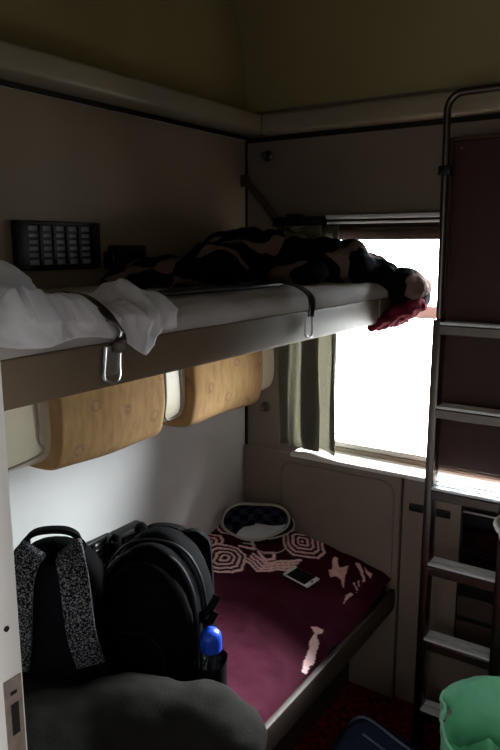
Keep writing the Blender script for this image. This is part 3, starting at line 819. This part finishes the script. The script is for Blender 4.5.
# bottle in the side pocket
BT = thing('bottle', 'clear bottle with a domed blue cap in the side pocket of the large backpack', 'bottle', (.318 + .176 * math.cos(math.radians(20)) + .075 * math.sin(math.radians(20)), -.910 + .176 * math.sin(math.radians(20)) - .075 * math.cos(math.radians(20)), .505), math.radians(20))
b = bmesh.new(); lathe(b, [(.026, .014), (.030, .018), (.030, .07), (.028, .078), (.030, .086), (.030, .105), (.024, .118)], (0, 0, 0), 28); finish('bottle_body', b, M['bottle'], BT)
b = bmesh.new(); lathe(b, [(.026, .112), (.0285, .114), (.0285, .146), (.026, .158), (.019, .167), (.008, .171), (.001, .172)], (0, 0, 0), 28); finish('bottle_cap', b, M['cap_blue'], BT)
for v in (): pass

# ------------------------------------------------------------------ second backpack with mottled straps
SP = thing('backpack', 'black backpack with mottled grey shoulder straps beside the door edge', 'backpack', (.192, -1.148, .528), math.radians(40))
b = bmesh.new(); loft(b, packbody(.255, .16, .395, top=.34, cy=.02, lean=0, e=3.4)); finish('main_body', b, M['pack'], SP, angle=70)
b = bmesh.new(); loft(b, packbody(.26, .10, .33, top=.4, cy=.12)); finish('front_compartment', b, M['pack_side'], SP, angle=70)
b = bmesh.new(); loft(b, [[Vector((p.x * .5, -.055 - .012 * (k > 0), p.z)) for p in [Vector((.2 * c, 0, .19 + .17 * s)) for c, s in [(math.copysign(abs(math.cos(a)) ** .6, math.cos(a)), math.copysign(abs(math.sin(a)) ** .6, math.sin(a))) for a in [2 * PI * i / 32 for i in range(32)]]]] for k in (0, 1)]); finish('back_pad', b, M['pack_side'], SP)
for s in (-1, 1):
    b = bmesh.new()
    path = catmull([(s * .044, -.02, .385), (s * .052, -.075, .385), (s * .064, -.105, .34), (s * .070, -.112, .26), (s * .078, -.105, .18), (s * .090, -.085, .11)], 8)
    pr = [(-.034, -.006), (-.030, -.009), (.030, -.009), (.034, -.006), (.034, .006), (.030, .009), (-.030, .009), (-.034, .006)]
    sweep(b, path, pr, up=Vector((0, -1, .25))); ss = finish('shoulder_strap', b, M['mottle'], SP)
    b = bmesh.new(); sweep(b, catmull([(s * .115, -.086, .115), (s * .128, -.075, .06), (s * .135, -.05, .02)], 6), rectp(.022, .003), up=Vector((0, -1, 0))); finish('webbing', b, M['web'], ss)
b = bmesh.new(); sweep(b, catmull([(-.07, .0, .375), (-.062, -.005, .408), (-.03, -.008, .428), (.03, -.008, .428), (.062, -.005, .408), (.07, .0, .375)], 7), rectp(.024, .012), up=Vector((0, 0, 1))); finish('grab_handle', b, M['web'], SP)

# ------------------------------------------------------------------ olive cloth in the foreground on the lower bunk
b = bmesh.new()
for c, r, rot in [((.30, -1.33, .55), (.20, .18, .085), (0, 0, .6)), ((.47, -1.17, .55), (.19, .125, .105), (0, .06, .5)), ((.60, -1.10, .545), (.125, .12, .10), (0, .1, .4)),
                  ((.69, -1.09, .515), (.075, .12, .11), (0, 0, .2)), ((.715, -1.12, .40), (.045, .11, .14), (0, 0, .1)), ((.40, -1.42, .52), (.22, .16, .07), (0, 0, .2)), ((.60, -1.30, .50), (.14, .15, .08), (0, 0, 0)), ((.72, -1.25, .43), (.04, .12, .10), (0, 0, 0))]:
    ell(b, c, r, rot)
ol = bake('folded_blanket', b, [('REMESH', dict(mode='VOXEL', voxel_size=.012)), ('SMOOTH', dict(factor=.6, iterations=14)),
     ('DISPLACE', dict(texture=tex('o1', .2), strength=.03, mid_level=.5)), ('DISPLACE', dict(texture=tex('o2', .06, 2), strength=.015, mid_level=.5)), ('SMOOTH', dict(factor=.5, iterations=2))], M['olive'])
tag(ol, 'dark olive cloth bundle draped across the near end of the lower bunk', 'blanket')

# ------------------------------------------------------------------ mint green bag on the floor
GB = thing('tote_bag', 'mint green open bag with handle hole standing on the floor at right', 'bag', (1.135, -.43, 0), math.radians(34))
def gbag(u, v, g=0):
    a = 2 * PI * u
    H = .365 + .030 * math.sin(a) + .012 * math.sin(3 * a + .6) + .030 * math.cos(a)
    k = (.72 + .32 * v ** .8 - .03 * math.sin(v * PI * 2)) - g
    e = 2.4
    c, s = math.cos(a), math.sin(a)
    x = .145 * k * math.copysign(abs(c) ** (2 / e), c); y = .140 * k * math.copysign(abs(s) ** (2 / e), s)
    w = .012 * fold((c * .5, s * .5, v * .9), 5, 3) + .010 * ridge((c + v, s * 1.4, v * 1.2), 2.6, 6) * v
    return Vector((x + w * c, y + w * s, H * v))
b = bmesh.new(); V = grid(b, 96, 40, gbag, closed_u=True); b.faces.new([V[0][i] for i in range(96)][::-1])
# cut the handle hole on the left side
import itertools
kill = []
for f in b.faces:
    c = f.calc_center_median(); a = math.atan2(c.y / .14, c.x / .145); hh = c.z / .345
    da = (a - math.radians(140) + PI) % (2 * PI) - PI
    if len(f.verts) == 4 and (da / .20) ** 2 + ((c.z - .305) / .020) ** 2 < 1: kill.append(f)
    da = (a - math.radians(320) + PI) % (2 * PI) - PI
    if len(f.verts) == 4 and (da / .20) ** 2 + ((c.z - .305) / .020) ** 2 < 1: kill.append(f)
bmesh.ops.delete(b, geom=kill, context='FACES')
bake('bag_body', b, [('SOLIDIFY', dict(thickness=.004, offset=0)), ('SMOOTH', dict(factor=.4, iterations=1))], M['green'], GB)
b = bmesh.new(); tube(b, [gbag(i / 72, 1) for i in range(72)], .0055, 8, closed=True, up=Vector((0, 0, 1))); finish('rim_hem', b, M['green'], GB)
b = bmesh.new()
grid(b, 40, 24, lambda u, v: Vector(((u - .5) * .20, (v - .5) * .19, .21 + .04 * fold((u * 1.4, v * 1.4, 0), 2.0, 4) + .014 * ridge((u, v, 0), 2.4, 2))))
tag(finish('green_cloth', b, M['green'], angle=180), 'crumpled mint green cloth inside the open green bag', 'cloth').location = (1.135, -.43, 0)
bpy.data.objects['green_cloth'].rotation_euler = (0, 0, math.radians(34))

# ------------------------------------------------------------------ navy bag on the floor
NB = thing('duffel_bag', 'navy cloth bag with pale piping on the floor beside the green bag', 'bag', (.812, -.50, 0), math.radians(-8))
b = bmesh.new()
rings = []
for t in [0, .03, .08, .2, .4, .6, .8, .92, .97, 1]:
    x = -.15 + .36 * t
    k = math.sqrt(max(.0, 1 - (abs(2 * t - 1)) ** 6)) * .97 + .03
    hh = (.235 - .075 * t) * k
    rings.append([Vector((x, .11 * k * math.copysign(abs(math.cos(a)) ** .75, math.cos(a)), max(.003, hh * .5 + hh * .5 * math.copysign(abs(math.sin(a)) ** .7, math.sin(a))))) for a in [2 * PI * i / 36 for i in range(36)]])
loft(b, rings)
nb = bake('bag_body', b, [('SUBSURF', dict(levels=2)), ('DISPLACE', dict(texture=tex('n1', .07), strength=.012, mid_level=.5))], M['navy'], NB)
b = bmesh.new()
def nsurf(t, a):
    k = math.sqrt(max(.0, 1 - (abs(2 * t - 1)) ** 6)) * .97 + .03; hh = (.235 - .075 * t) * k
    return Vector((-.15 + .36 * t, .11 * k * math.copysign(abs(math.cos(a)) ** .75, math.cos(a)), max(.003, hh * .5 + hh * .5 * math.copysign(abs(math.sin(a)) ** .7, math.sin(a)))))
pth = [nsurf(t, math.radians(a_)) for t, a_ in ((.015, 20), (.03, 50), (.08, 66), (.2, 70), (.35, 71), (.5, 72), (.65, 72), (.8, 70), (.93, 66))]
tube(b, pth, .0042, 8, smooth=7, up=Vector((0, 1, .2))); finish('piping', b, M['navy_piping'], NB)
b = bmesh.new(); tube(b, [nsurf(t, math.radians(96)) for t in (.3, .45, .6, .75, .9)], .0035, 8, smooth=6); finish('zip', b, M['navy_piping'], NB)

# ------------------------------------------------------------------ light
W = bpy.data.worlds.new('day'); S.world = W; W.use_nodes = True
nt = W.node_tree; N = nt.nodes; L = nt.links
bg = N['Background']; tc = N.new('ShaderNodeTexCoord'); sx = N.new('ShaderNodeSeparateXYZ'); r = N.new('ShaderNodeValToRGB')
L.new(tc.outputs['Generated'], sx.inputs[0])
mr = N.new('ShaderNodeMapRange'); mr.inputs['From Min'].default_value = -1; mr.inputs['From Max'].default_value = 1
L.new(sx.outputs['Z'], mr.inputs['Value']); L.new(mr.outputs[0], r.inputs['Fac'])
r.color_ramp.elements[0].position = .30
r.color_ramp.elements[1].position = .56; r.color_ramp.elements[1].color = (.158, .169, .180, 1)
zz = r.color_ramp.elements.new(.85); zz.color = (.92, .97, 1, 1)
r.color_ramp.elements[0].color = (.067, .063, .058, 1)
L.new(r.outputs['Color'], bg.inputs['Color']); bg.inputs['Strength'].default_value = 220
pa = bpy.data.lights.new('window_portal', 'AREA'); pa.shape = 'RECTANGLE'; pa.size = WX1 - WX0; pa.size_y = WZ1 - WZ0
pa.cycles.is_portal = True
po = bpy.data.objects.new('window_portal', pa); COL.objects.link(po)
po.location = ((WX0 + WX1) / 2, .07, (WZ0 + WZ1) / 2); po.rotation_euler = (-PI / 2, 0, 0)
def lamp(name, loc, rot, sx_, sy_, e, spread=180):
    la = bpy.data.lights.new(name, 'AREA'); la.shape = 'RECTANGLE'; la.size = sx_; la.size_y = sy_; la.energy = e; la.color = (1, .965, .92)
    la.spread = math.radians(spread)
    lo = bpy.data.objects.new(name, la); COL.objects.link(lo); lo.location = loc; lo.rotation_euler = rot
lamp('corridor_window_light', (1.15, YC + .03, 1.2), (PI / 2, 0, 0), 1.0, .8, 5.2)
lamp('door_edge_fill', (XR - .03, -2.02, 1.2), (PI / 2, 0, PI / 2), .25, 1.2, 1.2, 60)  # added fill aimed at the door edge, no real lamp stands here

# ------------------------------------------------------------------ camera
cd = bpy.data.cameras.new('camera'); cam = bpy.data.objects.new('camera', cd); COL.objects.link(cam)
cam.location = (1.4811, -2.2, 1.65); cam.rotation_euler = (math.radians(90 - 10.8), 0, math.radians(33.6))
cd.sensor_width = 36; cd.sensor_fit = 'AUTO'; cd.lens = 680 / 750 * 36; cd.clip_start = .02
S.camera = cam
S.view_settings.view_transform = 'Standard'; S.view_settings.look = 'None'; S.view_settings.exposure = 0
S.cycles.max_bounces = 10; S.cycles.diffuse_bounces = 6; S.cycles.transparent_max_bounces = 12
S.cycles.use_denoising = True
S.cycles.sample_clamp_indirect = 6
